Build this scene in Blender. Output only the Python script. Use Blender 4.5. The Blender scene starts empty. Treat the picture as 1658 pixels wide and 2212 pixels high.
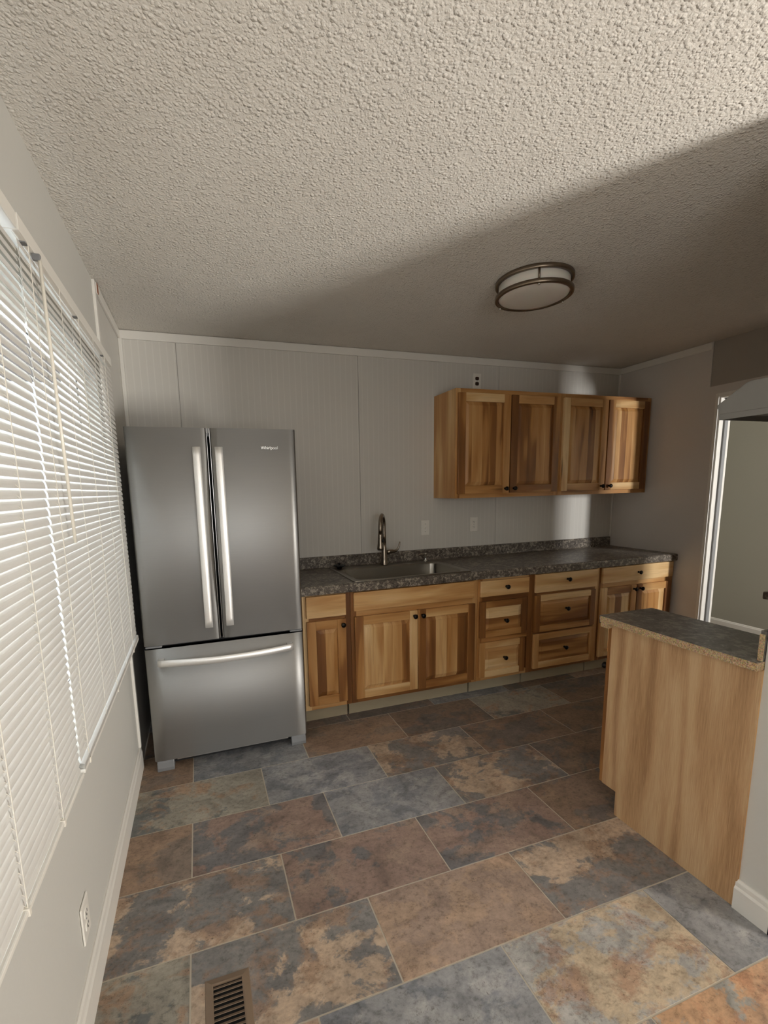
import bpy, bmesh, math, random
from mathutils import Vector, Matrix
random.seed(7)
sc = bpy.context.scene
C = sc.collection
PI = math.pi

# ------------------------------------------------------------------ camera
W = 3.977            # right wall
ZC = 2.466           # ceiling
cam_d = bpy.data.cameras.new('camera'); cam = bpy.data.objects.new('camera', cam_d); C.objects.link(cam)
F, U0, V0 = 983.5238, 758.9068, 1208.3161
YAW, PITCH, ROLL = -18.324, -8.7529, -1.3406
cam_d.sensor_fit = 'VERTICAL'; cam_d.sensor_height = 36.0; cam_d.sensor_width = 36.0 * 1658 / 2212
cam_d.lens = F / 2212 * 36.0
cam_d.shift_x = (829 - U0) / 2212; cam_d.shift_y = (V0 - 1106) / 2212
cam_d.clip_start = 0.02
y_, p_, r_ = (math.radians(a) for a in (YAW, PITCH, ROLL))
fwd = Vector((-math.sin(y_) * math.cos(p_), math.cos(y_) * math.cos(p_), math.sin(p_)))
rt0 = Vector((math.cos(y_), math.sin(y_), 0)); up0 = rt0.cross(fwd)
rt = rt0 * math.cos(r_) + up0 * math.sin(r_); up = up0 * math.cos(r_) - rt0 * math.sin(r_)
m = Matrix((rt, up, -fwd)).transposed().to_4x4(); m.translation = (0.38297, -3.22616, 1.4767)
cam.matrix_world = m
sc.camera = cam

# ------------------------------------------------------------------ exposure, sky, daylight
sc.view_settings.view_transform = 'Standard'; sc.view_settings.look = 'None'
sc.view_settings.gamma = 1.0; sc.view_settings.use_curve_mapping = False
sc.view_settings.exposure = 0.0
sc.cycles.use_denoising = True
sc.cycles.max_bounces = 12; sc.cycles.diffuse_bounces = 6; sc.cycles.glossy_bounces = 5
sc.cycles.transmission_bounces = 8; sc.cycles.transparent_max_bounces = 16
sc.cycles.sample_clamp_indirect = 6.0

wd = bpy.data.worlds.new('sky'); sc.world = wd; wd.use_nodes = True
wb = wd.node_tree.nodes['Background']
wb.inputs[0].default_value = (0.80, 0.90, 1.0, 1); wb.inputs[1].default_value = 1.6

def area(name, loc, target, sx, sy, power, col=(1, 1, 1), spread=180):
    d = bpy.data.lights.new(name, 'AREA'); d.shape = 'RECTANGLE'; d.size = sx; d.size_y = sy
    d.energy = power; d.color = col; d.spread = math.radians(spread)
    o = bpy.data.objects.new(name, d); C.objects.link(o); o.location = loc
    o.rotation_euler = (Vector(target) - Vector(loc)).to_track_quat('-Z', 'Y').to_euler()
    return o
# sunlit deck seen through the glazed back door: a low light that shines up past the divider wall
area('deck_daylight', (3.72, -4.76, 0.55), (1.4, -1.7, 1.45), 0.62, 0.8, 172, (1.0, 0.967, 0.915))
# added fill at an unseen, assumed window behind the camera, for the handles
area('rear_fill', (0.75, -4.72, 1.45), (0.75, 0, 1.2), 1.1, 1.1, 16, (1.0, 0.97, 0.93))
# daylight at the hall window
area('hall_daylight', (4.80, -3.42, 1.55), (3.75, 0, 1.45), 0.22, 0.6, 78, (1.0, 0.99, 0.97))
# sky and sunlit yard outside the big blinds
area('yard_daylight', (-2.4, -2.0, 2.0), (0, -2.0, 1.3), 5.0, 2.8, 800, (0.86, 0.93, 1.0))

# ------------------------------------------------------------------ material helpers
def lin(r, g, b):
    f = lambda c: (c / 255) / 12.92 if c / 255 <= 0.04045 else ((c / 255 + 0.055) / 1.055) ** 2.4
    return (f(r), f(g), f(b), 1)

class NT:
    def __init__(s, name):
        s.m = bpy.data.materials.new(name); s.m.use_nodes = True; s.t = s.m.node_tree; s.t.nodes.clear()
        s.out = s.n('ShaderNodeOutputMaterial'); s.b = s.n('ShaderNodeBsdfPrincipled')
        s.l(s.b, 0, s.out, 0)
    def n(s, t, **k):
        x = s.t.nodes.new(t)
        for a, v in k.items(): setattr(x, a, v)
        return x
    def l(s, a, i, b, j): s.t.links.new(a.outputs[i], b.inputs[j])
    def pos(s): return s.n('ShaderNodeNewGeometry')
    def attr(s, name): return s.n('ShaderNodeAttribute', attribute_name=name)
    def math(s, op, a, b=None, c=None):
        x = s.n('ShaderNodeMath', operation=op)
        for i, v in enumerate((a, b, c)):
            if v is None: continue
            if isinstance(v, (int, float)): x.inputs[i].default_value = v
            else: s.l(v[0], v[1], x, i)
        return (x, 0)
    def vmath(s, op, a, b=None):
        x = s.n('ShaderNodeVectorMath', operation=op)
        for i, v in enumerate((a, b)):
            if v is None: continue
            if isinstance(v, tuple) and len(v) == 3: x.inputs[i].default_value = v
            else: s.l(v[0], v[1], x, i)
        return (x, 0)
    def noise(s, vec, scale, detail=3, rough=.5, dist=0.0):
        x = s.n('ShaderNodeTexNoise'); x.inputs['Scale'].default_value = scale; x.inputs['Detail'].default_value = detail
        x.inputs['Roughness'].default_value = rough; x.inputs['Distortion'].default_value = dist
        if vec: s.l(vec[0], vec[1], x, 'Vector')
        return x
    def voro(s, vec, scale, feature='F1'):
        x = s.n('ShaderNodeTexVoronoi', feature=feature); x.inputs['Scale'].default_value = scale
        if vec: s.l(vec[0], vec[1], x, 'Vector')
        return x
    def ramp(s, src, stops, interp='LINEAR'):
        x = s.n('ShaderNodeValToRGB'); x.color_ramp.interpolation = interp
        e = x.color_ramp.elements
        while len(e) < len(stops): e.new(0.5)
        for k, (p, c) in enumerate(stops):
            e[k].position = p; e[k].color = c if len(c) == 4 else (*c, 1)
        s.l(src[0], src[1], x, 0); return x
    def mix(s, fac, a, b, blend='MIX'):
        x = s.n('ShaderNodeMix', data_type='RGBA', blend_type=blend)
        for i, v in ((0, fac), (6, a), (7, b)):
            if isinstance(v, (int, float)): x.inputs[i].default_value = v
            elif isinstance(v, tuple) and len(v) == 4: x.inputs[i].default_value = v
            else: s.l(v[0], v[1], x, i)
        return (x, 2)
    def bump(s, h, strength, dist):
        x = s.n('ShaderNodeBump'); x.inputs['Strength'].default_value = strength; x.inputs['Distance'].default_value = dist
        s.l(h[0], h[1], x, 'Height'); s.l(x, 0, s.b, 'Normal'); return x
    def base(s, c):
        if isinstance(c, tuple) and len(c) == 4: s.b.inputs['Base Color'].default_value = c
        else: s.l(c[0], c[1], s.b, 'Base Color')
    def set(s, **k):
        for a, v in k.items(): s.b.inputs[a.replace('_', ' ')].default_value = v
        return s

def simple(name, col, rough=.5, metal=0.0, var=0.05, scale=30, bump=0.0, spec=.5):
    t = NT(name); g = t.pos(); nz = t.noise((g, 0), scale, 3)
    dark = tuple(c * (1 - var) for c in col[:3]) + (1,); lite = tuple(min(1, c * (1 + var)) for c in col[:3]) + (1,)
    t.base(t.mix((nz, 0), dark, lite)); t.set(Roughness=rough, Metallic=metal, Specular_IOR_Level=spec)
    if bump: t.bump((nz, 0), .3, bump)
    return t.m

M = {}
M['paint_grey'] = simple('grey_wall_paint', lin(200, 198, 191), .6, var=.015, scale=140, bump=.0006)
M['trim_white'] = simple('white_trim_paint', lin(220, 216, 208), .4, var=.02, scale=20)
M['paint_olive'] = simple('olive_grey_wall_paint', lin(158, 155, 142), .6, var=.015, scale=140, bump=.0006)
M['paint_taupe'] = simple('taupe_wall_paint', lin(160, 152, 142), .6, var=.015, scale=140, bump=.0006)
M['stop_shade'] = simple('shade_grey_door_stop', lin(128, 128, 128), .5, var=.03)  # grey holds the shade on the stop between the lit jamb strips
M['panel_white'] = simple('white_wall_panel', lin(202, 196, 190), .5, var=.02, scale=60)
M['plastic_white'] = simple('white_plastic', lin(228, 224, 215), .35, var=.01)
M['black_plastic'] = simple('black_plastic', lin(14, 14, 15), .45, var=.1)
M['black_side'] = simple('black_cabinet_finish', lin(16, 16, 18), .55, var=.1)
M['grey_plastic'] = simple('grey_plastic', lin(112, 113, 114), .45, var=.04)
M['knob'] = simple('dark_bronze', lin(22, 18, 16), .35, .6, var=.2)
M['nickel'] = simple('brushed_nickel', lin(150, 138, 124), .30, 1.0, var=.05, scale=200)
M['bronze_ring'] = simple('brushed_bronze_nickel', lin(128, 114, 98), .36, 1.0, var=.06, scale=150)
M['chrome'] = simple('bright_steel', lin(215, 212, 206), .2, 1.0, var=.02)
M['handle'] = simple('satin_aluminium', lin(238, 236, 232), .42, .75, var=.02, scale=80)
M['sink'] = simple('sink_steel', lin(150, 145, 136), .32, 1.0, var=.05, scale=120)
M['brown_metal'] = simple('brown_register_paint', lin(120, 101, 82), .45, var=.04)
M['brown_socket'] = simple('brown_socket_plastic', lin(58, 34, 22), .4, var=.1)
M['dark_gap'] = simple('dark_cavity', lin(8, 8, 8), .9, var=.1)
M['toe_board'] = simple('unfinished_toe_board', lin(172, 160, 134), .7, var=.10, scale=9)
M['raw_wood'] = simple('raw_wood_end', lin(150, 92, 62), .7, var=.2, scale=60)
M['hood_metal'] = simple('grey_enamel', lin(158, 157, 154), .32, .35, var=.02, scale=40)
M['brush_steel_trim'] = simple('thin_steel_strip', lin(190, 188, 184), .3, 1.0, var=.02)
M['filter'] = simple('aluminium_filter_mesh', lin(120, 118, 112), .5, .8, var=.3, scale=400)
M['carpet'] = simple('beige_board', lin(160, 150, 138), .8, var=.05)

def make_diffuser():
    t = NT('frosted_white_diffuser'); t.base(lin(222, 216, 206)); t.set(Roughness=.35, Subsurface_Weight=.2)
    g = t.pos(); nz = t.noise((g, 0), 90, 2); t.bump((nz, 0), .05, .0005); return t.m
M['diffuser'] = make_diffuser()

def make_glass():
    t = NT('window_glass'); t.base((.95, .97, .97, 1)); t.set(Roughness=.02, Transmission_Weight=1.0, IOR=1.02)
    g = t.pos(); nz = t.noise((g, 0), 2, 1); t.bump((nz, 0), .02, .0003); return t.m
M['glass'] = make_glass()

def make_ceiling():
    t = NT('popcorn_ceiling'); g = t.pos()
    mp = t.n('ShaderNodeMapping'); mp.inputs['Scale'].default_value = (1, 1, 0.0); t.l(g, 0, mp, 0)
    def dots(scale, rad):
        v = t.voro((mp, 0), scale); sp = t.n('ShaderNodeSeparateColor'); t.l(v, 1, sp, 0)
        d = t.math('MAXIMUM', t.math('SUBTRACT', 1.0, t.math('DIVIDE', (v, 0), rad)), 0.0)
        return t.math('MULTIPLY', t.math('SQRT', d), t.math('MULTIPLY_ADD', (sp, 0), .9, .1)), v
    a, va = dots(74, .52); b, vb = dots(128, .55)
    n1 = t.noise((mp, 0), 150, 3, .6)
    n2 = t.noise((mp, 0), 3, 2)
    h = t.math('ADD', t.math('ADD', a, t.math('MULTIPLY', b, .55)), t.math('MULTIPLY', (n1, 0), .6))
    t.base(t.mix((n2, 0), lin(216, 210, 200), lin(226, 221, 212))); t.set(Roughness=.85, Specular_IOR_Level=.2)
    t.bump(h, 1.0, .0044)
    return t.m
M['ceiling'] = make_ceiling()

def make_bead(axis):
    t = NT('white_beadboard_panel'); g = t.pos(); s = t.n('ShaderNodeSeparateXYZ'); t.l(g, 0, s, 0)
    fr = t.math('FRACT', t.math('MULTIPLY', (s, axis), 1 / .0406))
    d = t.math('ABSOLUTE', t.math('SUBTRACT', fr, .5))
    groove = t.math('MINIMUM', t.math('MULTIPLY', d, 9.0), 1.0)
    nz = t.noise((g, 0), 3.0, 3)
    col = t.mix((nz, 0), lin(200, 196, 188), lin(207, 203, 195))
    t.base(t.mix(groove, lin(211, 207, 199), col)); t.set(Roughness=.45)
    t.bump(groove, .12, .0008); return t.m
M['bead_x'] = make_bead(0); M['bead_y'] = make_bead(1)

def make_wood():
    t = NT('natural_hickory'); g = t.pos()
    ax = t.attr('axis'); tone = t.attr('tone'); seed = t.attr('seed')
    s = t.n('ShaderNodeSeparateXYZ'); t.l(g, 0, s, 0)
    h = t.math('ADD', (s, 0), (s, 1))           # horizontal run
    along = t.n('ShaderNodeMix', data_type='FLOAT'); t.l(ax, 2, along, 0); t.l(s, 2, along, 2); t.l(h[0], 0, along, 3)
    across = t.n('ShaderNodeMix', data_type='FLOAT'); t.l(ax, 2, across, 0); t.l(h[0], 0, across, 2); t.l(s, 2, across, 3)
    cb = t.n('ShaderNodeCombineXYZ'); t.l(across, 0, cb, 0); t.l(along, 0, cb, 1); t.l(seed, 2, cb, 2)
    m1 = t.n('ShaderNodeMapping'); m1.inputs['Scale'].default_value = (11, 1.2, 5.3); t.l(cb, 0, m1, 0)
    n1 = t.noise((m1, 0), 1.0, 2, .5, .35)
    m2 = t.n('ShaderNodeMapping'); m2.inputs['Scale'].default_value = (190, 7, 9); t.l(cb, 0, m2, 0)
    n2 = t.noise((m2, 0), 1.0, 4, .6)
    m3 = t.n('ShaderNodeMapping'); m3.inputs['Scale'].default_value = (46, 2.6, 3.1); t.l(cb, 0, m3, 0)
    n3 = t.noise((m3, 0), 1.0, 3, .55, .8)
    v = t.math('ADD', t.math('MULTIPLY_ADD', (n1, 0), .80, .10), t.math('MULTIPLY_ADD', (tone, 2), .66, -.31))
    streak = t.ramp(v, [(.30, lin(222, 188, 138)), (.41, lin(206, 164, 110)), (.49, lin(190, 143, 89)), (.60, lin(174, 124, 70)), (.66, lin(140, 93, 49)), (.85, lin(108, 68, 35))])
    grain = t.math('MULTIPLY_ADD', (n2, 0), .40, .78)
    c = t.mix(1.0, (streak, 0), (t.ramp(grain, [(0, (0, 0, 0)), (1, (1, 1, 1))]), 0), 'MULTIPLY')
    c = t.mix(t.math('MAXIMUM', t.math('MULTIPLY', t.math('SUBTRACT', (n3, 0), .54), 1.1), 0.0), c, lin(120, 72, 36))
    vo = t.voro((m1, 0), .55); kn = t.ramp((vo, 0), [(.035, (1, 1, 1)), (.075, (0, 0, 0))])
    c = t.mix(t.math('MULTIPLY', (kn, 0), .75), c, lin(52, 28, 14))
    t.base(c); t.set(Roughness=.38, Specular_IOR_Level=.4)
    t.bump((n2, 0), .12, .0006); return t.m
M['wood'] = make_wood()

def make_oak():
    t = NT('oak_veneer_panel'); g = t.pos()
    m0 = t.n('ShaderNodeMapping'); m0.inputs['Scale'].default_value = (1, 3.2, .42); t.l(g, 0, m0, 0)
    d = t.noise((m0, 0), 1.6, 2, .5, .2)
    s = t.n('ShaderNodeSeparateXYZ'); t.l(g, 0, s, 0)
    ph = t.math('ADD', t.math('MULTIPLY', (s, 1), 42), t.math('MULTIPLY', (d, 0), 26))
    ring = t.math('MULTIPLY_ADD', t.math('SINE', ph), .5, .5)
    m2 = t.n('ShaderNodeMapping'); m2.inputs['Scale'].default_value = (1, 330, 9); t.l(g, 0, m2, 0)
    n2 = t.noise((m2, 0), 1, 4, .65)
    m3 = t.n('ShaderNodeMapping'); m3.inputs['Scale'].default_value = (1, 12, .6); t.l(g, 0, m3, 0)
    n3 = t.noise((m3, 0), 1, 2)
    k = t.math('ADD', t.math('MULTIPLY', ring, .16), t.math('ADD', t.math('MULTIPLY', (n2, 0), .50), t.math('MULTIPLY', (n3, 0), .42)))
    r = t.ramp(k, [(.36, lin(148, 110, 74)), (.52, lin(180, 143, 103)), (.70, lin(200, 168, 128))])
    t.base((r, 0)); t.set(Roughness=.42); t.bump((n2, 0), .1, .0005); return t.m
M['oak'] = make_oak()

def make_granite(name, dark, mid, lite, scale=170):
    t = NT(name); g = t.pos()
    n1 = t.noise((g, 0), scale * .32, 5, .7, .6); n2 = t.noise((g, 0), 14, 3, .5, .4); v = t.voro((g, 0), scale)
    k = t.math('ADD', t.math('MULTIPLY', (n1, 0), .85), t.math('ADD', t.math('MULTIPLY', (n2, 0), .25), t.math('MULTIPLY', (v, 0), .12)))
    r = t.ramp(k, [(.47, dark), (.55, mid), (.62, mid), (.70, lite)])
    t.base((r, 0)); t.set(Roughness=.34); t.bump((n1, 0), .04, .0004); return t.m
M['granite'] = make_granite('speckled_granite_laminate', lin(40, 34, 30), lin(90, 82, 74), lin(158, 149, 135), 150)
M['slate_lam'] = make_granite('grey_mottled_laminate', lin(58, 54, 50), lin(92, 88, 82), lin(132, 127, 118), 90)

def make_chip():
    t = NT('particle_board'); g = t.pos(); v = t.voro((g, 0), 320); n = t.noise((g, 0), 260, 3, .7)
    r = t.ramp((n, 0), [(.35, lin(128, 104, 76)), (.6, lin(196, 170, 132))])
    t.base(t.mix(.35, (r, 0), (v, 1), 'SOFT_LIGHT')); t.set(Roughness=.85); t.bump((n, 0), .4, .0012); return t.m
M['chip'] = make_chip()

def make_steel(name, col, rough, aniso):
    t = NT(name); g = t.pos(); mp = t.n('ShaderNodeMapping'); mp.inputs['Scale'].default_value = (5, 5, 700); t.l(g, 0, mp, 0)
    n = t.noise((mp, 0), 1, 3, .6)
    t.base(t.mix((n, 0), tuple(c * .94 for c in col[:3]) + (1,), tuple(min(1, c * 1.04) for c in col[:3]) + (1,)))
    t.set(Metallic=1.0, Roughness=rough, Anisotropic=aniso)
    tg = t.n('ShaderNodeCombineXYZ'); tg.inputs[2].default_value = 1.0; t.l(tg, 0, t.b, 'Tangent')   # reflections spread up and down, across the brushing
    return t.m
M['steel'] = make_steel('brushed_stainless', lin(168, 167, 164), .47, .86)

def make_tile():
    t = NT('slate_look_tile'); g = t.pos()
    ca = t.attr('colour_a'); cb = t.attr('colour_b'); cc = t.attr('colour_c'); sd = t.attr('seed'); bi = t.attr('bias')
    s = t.n('ShaderNodeSeparateXYZ'); t.l(g, 0, s, 0)
    cmb = t.n('ShaderNodeCombineXYZ'); t.l(s, 0, cmb, 0); t.l(s, 1, cmb, 1); t.l(sd, 2, cmb, 2)
    mp = t.n('ShaderNodeMapping'); mp.inputs['Scale'].default_value = (1, 1.25, 3.7); t.l(cmb, 0, mp, 0)
    n1 = t.noise((mp, 0), 3.2, 10, .66, .25)
    n2 = t.noise((mp, 0), 7.0, 9, .72, .4)
    n3 = t.noise((mp, 0), 46, 8, .78)
    n4 = t.noise((mp, 0), 4.5, 7, .62, 1.6)
    f1 = t.ramp(t.math('ADD', (n1, 0), (bi, 2)), [(.495, (0, 0, 0)), (.525, (1, 1, 1))])
    c = t.mix((f1, 0), (ca, 0), (cb, 0))
    f2 = t.ramp(t.math('ADD', (n2, 0), t.math('MULTIPLY', (bi, 2), .4)), [(.51, (0, 0, 0)), (.60, (1, 1, 1))])
    c = t.mix(t.math('MULTIPLY', (f2, 0), .7), c, (cc, 0))
    mo = t.ramp((n4, 0), [(.34, (.70, .70, .71)), (.50, (1, 1, 1)), (.66, (1.2, 1.19, 1.18))])
    c = t.mix(1.0, c, (mo, 0), 'MULTIPLY')
    fine = t.ramp((n3, 0), [(.36, (.50, .48, .46)), (.47, (.96, .96, .96)), (.62, (1.22, 1.20, 1.18))])
    c = t.mix(.8, c, t.mix(1.0, c, (fine, 0), 'MULTIPLY'))
    # dark pits clustered where the second stone colour breaks through
    n5 = t.noise((mp, 0), 85, 4, .7); pit = t.ramp((n5, 0), [(.60, (0, 0, 0)), (.66, (1, 1, 1))])
    c = t.mix(t.math('MULTIPLY', t.math('MULTIPLY', (pit, 0), (f2, 0)), .7), c, lin(62, 50, 42))
    t.base(c); t.set(Specular_IOR_Level=.45)
    rr = t.math('MULTIPLY_ADD', (n2, 0), .16, .36); t.l(rr[0], 0, t.b, 'Roughness')
    hh = t.math('ADD', t.math('MULTIPLY', (n1, 0), .8), t.math('MULTIPLY', (n3, 0), .2))
    t.bump(hh, .25, .003); return t.m
M['tile'] = make_tile()
M['grout'] = simple('sand_grout', lin(186, 175, 158), .85, var=.08, scale=25)

def make_slat():
    t = NT('white_vinyl_slat'); g = t.pos()
    tr = t.n('ShaderNodeBsdfTranslucent'); tr.inputs[0].default_value = lin(220, 219, 216)
    mx = t.n('ShaderNodeMixShader'); mx.inputs[0].default_value = .13
    nz = t.noise((g, 0), 60, 2); t.base(t.mix((nz, 0), lin(222, 219, 213), lin(228, 225, 219))); t.set(Roughness=.35)
    t.l(t.b, 0, mx, 1); t.l(tr, 0, mx, 2); t.l(mx, 0, t.out, 0); return t.m
M['slat'] = make_slat()
M['cord'] = simple('white_cord', lin(226, 220, 208), .8, var=.05, scale=400)
M['wand'] = simple('clear_white_wand', lin(228, 222, 208), .25, var=.02)

# ------------------------------------------------------------------ geometry helpers
class MB:
    """collects faces in the local space of the thing they belong to"""
    def __init__(s): s.v = []; s.f = []; s.tone = []; s.axis = []; s.seed = []; s.sm = []
    def face(s, pts, tone=.5, axis=0, seed=0, smooth=False):
        i = len(s.v); s.v += [tuple(p) for p in pts]; s.f.append(tuple(range(i, i + len(pts))))
        s.tone.append(tone); s.axis.append(axis); s.seed.append(seed); s.sm.append(smooth)
    def idx(s, f, tone=.5, axis=0, seed=0, smooth=False):
        s.f.append(tuple(f)); s.tone.append(tone); s.axis.append(axis); s.seed.append(seed); s.sm.append(smooth)
    def box(s, x0, x1, y0, y1, z0, z1, tone=.5, axis=0, seed=None):
        if seed is None: seed = random.uniform(0, 50)
        i = len(s.v)
        s.v += [(x, y, z) for x in (x0, x1) for y in (y0, y1) for z in (z0, z1)]
        for q in ((0, 1, 3, 2), (4, 6, 7, 5), (0, 4, 5, 1), (2, 3, 7, 6), (0, 2, 6, 4), (1, 5, 7, 3)):
            s.idx([i + k for k in q], tone, axis, seed)
        return s
    def prism(s, poly, x0, x1, tone=.5, axis=0, seed=None):          # poly of (y, z), extruded along x
        if seed is None: seed = random.uniform(0, 50)
        i = len(s.v); n = len(poly)
        s.v += [(x0, y, z) for y, z in poly] + [(x1, y, z) for y, z in poly]
        s.idx([i + k for k in range(n)][::-1], tone, axis, seed); s.idx([i + n + k for k in range(n)], tone, axis, seed)
        for k in range(n):
            j = (k + 1) % n; s.idx((i + k, i + j, i + n + j, i + n + k), tone, axis, seed)
        return s
    def loft(s, rings, cap0=True, cap1=True, smooth=True, closed=True):
        i = len(s.v); n = len(rings[0])
        for r in rings: s.v += [tuple(p) for p in r]
        for a in range(len(rings) - 1):
            for k in range(n if closed else n - 1):
                j = (k + 1) % n
                s.idx((i + a * n + k, i + a * n + j, i + (a + 1) * n + j, i + (a + 1) * n + k), smooth=smooth)
        if cap0: s.idx([i + k for k in range(n)][::-1])
        if cap1: s.idx([i + (len(rings) - 1) * n + k for k in range(n)])
        return s
    def lathe(s, prof, c=(0, 0, 0), n=32, smooth=True, axis='z', cap=True):
        rings = []
        for r, h in prof:
            ring = []
            for k in range(n):
                a = 2 * PI * k / n; x, y = r * math.cos(a), r * math.sin(a)
                p = (x, y, h) if axis == 'z' else ((x, h, y) if axis == 'y' else (h, x, y))
                ring.append((c[0] + p[0], c[1] + p[1], c[2] + p[2]))
            rings.append(ring)
        return s.loft(rings, cap, cap, smooth)
    def tube(s, pts, rad, n=12, cap=True):
        pts = [Vector(p) for p in pts]; rings = []; ref = None
        for k, p in enumerate(pts):
            d = (pts[min(k + 1, len(pts) - 1)] - pts[max(k - 1, 0)]).normalized()
            if ref is None:
                ref = d.orthogonal().normalized()
            ref = (ref - d * ref.dot(d)).normalized(); b = d.cross(ref)
            r = rad[k] if isinstance(rad, (list, tuple)) else rad
            rings.append([p + (ref * math.cos(2 * PI * q / n) + b * math.sin(2 * PI * q / n)) * r for q in range(n)])
        return s.loft(rings, cap, cap, True)

LOC = {}
def obj(name, mb, mat, parent=None, bevel=0.0, seg=2, off=None, flip=True, attrs=False):
    me = bpy.data.meshes.new(name)
    base = off if off is not None else (0, 0, 0)
    me.from_pydata([(v[0] - base[0], v[1] - base[1], v[2] - base[2]) for v in mb.v], [], mb.f)
    for nm, data in (('tone', mb.tone), ('axis', mb.axis), ('seed', mb.seed)):
        a = me.attributes.new(nm, 'FLOAT', 'FACE'); a.data.foreach_set('value', [float(x) for x in data])
    me.polygons.foreach_set('use_smooth', mb.sm)
    bm = bmesh.new(); bm.from_mesh(me); bmesh.ops.recalc_face_normals(bm, faces=bm.faces); bm.to_mesh(me); bm.free()
    me.materials.append(mat); me.update()
    o = bpy.data.objects.new(name, me); C.objects.link(o)
    if parent is not None: o.parent = parent
    if off is not None: o.location = off
    if bevel:
        b = o.modifiers.new('bevel', 'BEVEL'); b.width = bevel; b.segments = seg; b.limit_method = 'ANGLE'; b.angle_limit = math.radians(40)
        b.harden_normals = False
    return o
def thing(name, label, cat, loc=(0, 0, 0), rotz=0.0, group=None):
    o = bpy.data.objects.new(name, None); C.objects.link(o); o.location = loc; o.rotation_euler = (0, 0, rotz)
    o.empty_display_size = .1
    return tag(o, label, cat, group)
def tag(o, label, cat, group=None):
    o['label'] = label; o['category'] = cat
    if group: o['group'] = group
    return o
def struct(name, mb, mat, **k):
    o = obj(name, mb, mat, **k); o['kind'] = 'structure'; return o
def rrect(x0, x1, y0, y1, z, r, n=6):
    pts = []
    for cx, cy, a0 in ((x1 - r, y1 - r, 0), (x0 + r, y1 - r, 90), (x0 + r, y0 + r, 180), (x1 - r, y0 + r, 270)):
        for k in range(n + 1):
            a = math.radians(a0 + 90 * k / n); pts.append((cx + r * math.cos(a), cy + r * math.sin(a), z))
    return pts

# ------------------------------------------------------------------ the room
XH = 5.42                        # far wall of the hall
YR = -4.60                       # wall behind the camera
XL = -0.012
# floor: tiles as faces over a grout bed
def floor():
    tA, tB, ty, tl, tw, g = .2586, .6047, -.9178, .6112, .3110, .0056
    S = lin
    P = dict(G=(S(134, 133, 133), S(116, 117, 120), S(152, 150, 147), .0), GG=(S(142, 136, 124), S(104, 105, 103), S(150, 118, 92), -.04),
             B=(S(136, 114, 96), S(122, 108, 96), S(148, 124, 102), -.02), P=(S(132, 112, 101), S(104, 101, 100), S(148, 128, 112), .0),
             T=(S(170, 150, 130), S(116, 113, 110), S(138, 112, 92), .02), R=(S(156, 133, 114), S(146, 126, 112), S(166, 140, 118), .0),
             D=(S(122, 103, 88), S(104, 96, 90), S(136, 116, 96), .0), GT=(S(156, 153, 148), S(172, 155, 132), S(142, 110, 90), .0),
             O=(S(168, 134, 104), S(138, 135, 128), S(152, 108, 80), -.03), K=(S(124, 106, 96), S(108, 98, 92), S(112, 110, 108), .0))
    lay = {(-1, 0): 'K', (-1, 1): 'K', (-1, 2): 'G', (-1, 3): 'D', (0, -1): 'B', (0, 0): 'G', (0, 1): 'B', (0, 2): 'D', (0, 3): 'GG', (0, 4): 'D', (0, 5): 'B',
           (1, -1): 'GG', (1, 0): 'G', (1, 1): 'T', (1, 2): 'D', (1, 3): 'D', (1, 4): 'D', (2, -1): 'B', (2, 0): 'P', (2, 1): 'G', (2, 2): 'T', (2, 3): 'D', (2, 4): 'D',
           (3, -1): 'T', (3, 0): 'P', (3, 1): 'P', (3, 2): 'D', (3, 3): 'K', (4, -1): 'GG', (4, 0): 'T', (4, 1): 'R', (4, 2): 'T', (4, 3): 'G',
           (5, -1): 'R', (5, 0): 'G', (5, 1): 'GT', (5, 2): 'G', (6, 0): 'P', (6, 1): 'T', (6, 2): 'O', (6, 3): 'G'}
    seeds = {(4, 0): 3.1, (3, -1): 8.4, (5, 1): 12.7, (4, 2): 5.5}
    mb = MB(); ca, cb, cc, bi = [], [], [], []
    reg = (.300, .432, -2.262, -1.955)
    for k in range(-3, 13):
        y1 = ty - (k - 1) * tw - g / 2; y0 = ty - k * tw + g / 2
        y1 = min(y1, 0); y0 = max(y0, YR)
        if y1 <= y0: continue
        for j in range(-1, 9):
            x0 = (tB if k % 2 else tA) + j * tl + g / 2
            x1 = x0 + tl - g
            x0 = max(x0, XL); x1 = min(x1, XH)
            if x1 <= x0: continue
            jj = j
            kind = lay.get((k, jj)) or random.choice('GTPBDGRK')
            a, b, c, bs = P[kind]; sd = seeds.get((k, jj), random.uniform(0, 40))
            mb.box(x0, x1, y0, y1, -.008, 0, seed=sd)
            jit = random.uniform(1.02, 1.16)
            for _ in range(6):
                for L, q in ((ca, a), (cb, b), (cc, c)): L.append(tuple(min(1, z * jit) for z in q[:3]) + (1,))
                bi.append(bs)
    o = struct('floor', mb, M['tile'])
    me = o.data
    for nm, L in (('colour_a', ca), ('colour_b', cb), ('colour_c', cc)):
        at = me.attributes.new(nm, 'FLOAT_COLOR', 'FACE'); at.data.foreach_set('color', [q for c in L for q in c])
    at = me.attributes.new('bias', 'FLOAT', 'FACE'); at.data.foreach_set('value', bi)
    gb = MB().box(XL - .1, XH + .1, YR - .1, .1, -.10, -.0016)
    n0 = len(me.vertices); n1 = len(me.polygons)
    struct('floor_grout', gb, M['grout'])
floor()

struct('ceiling', MB().box(XL - .1, XH + .1, YR - .1, .1, ZC, ZC + .1), M['ceiling'])

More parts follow.
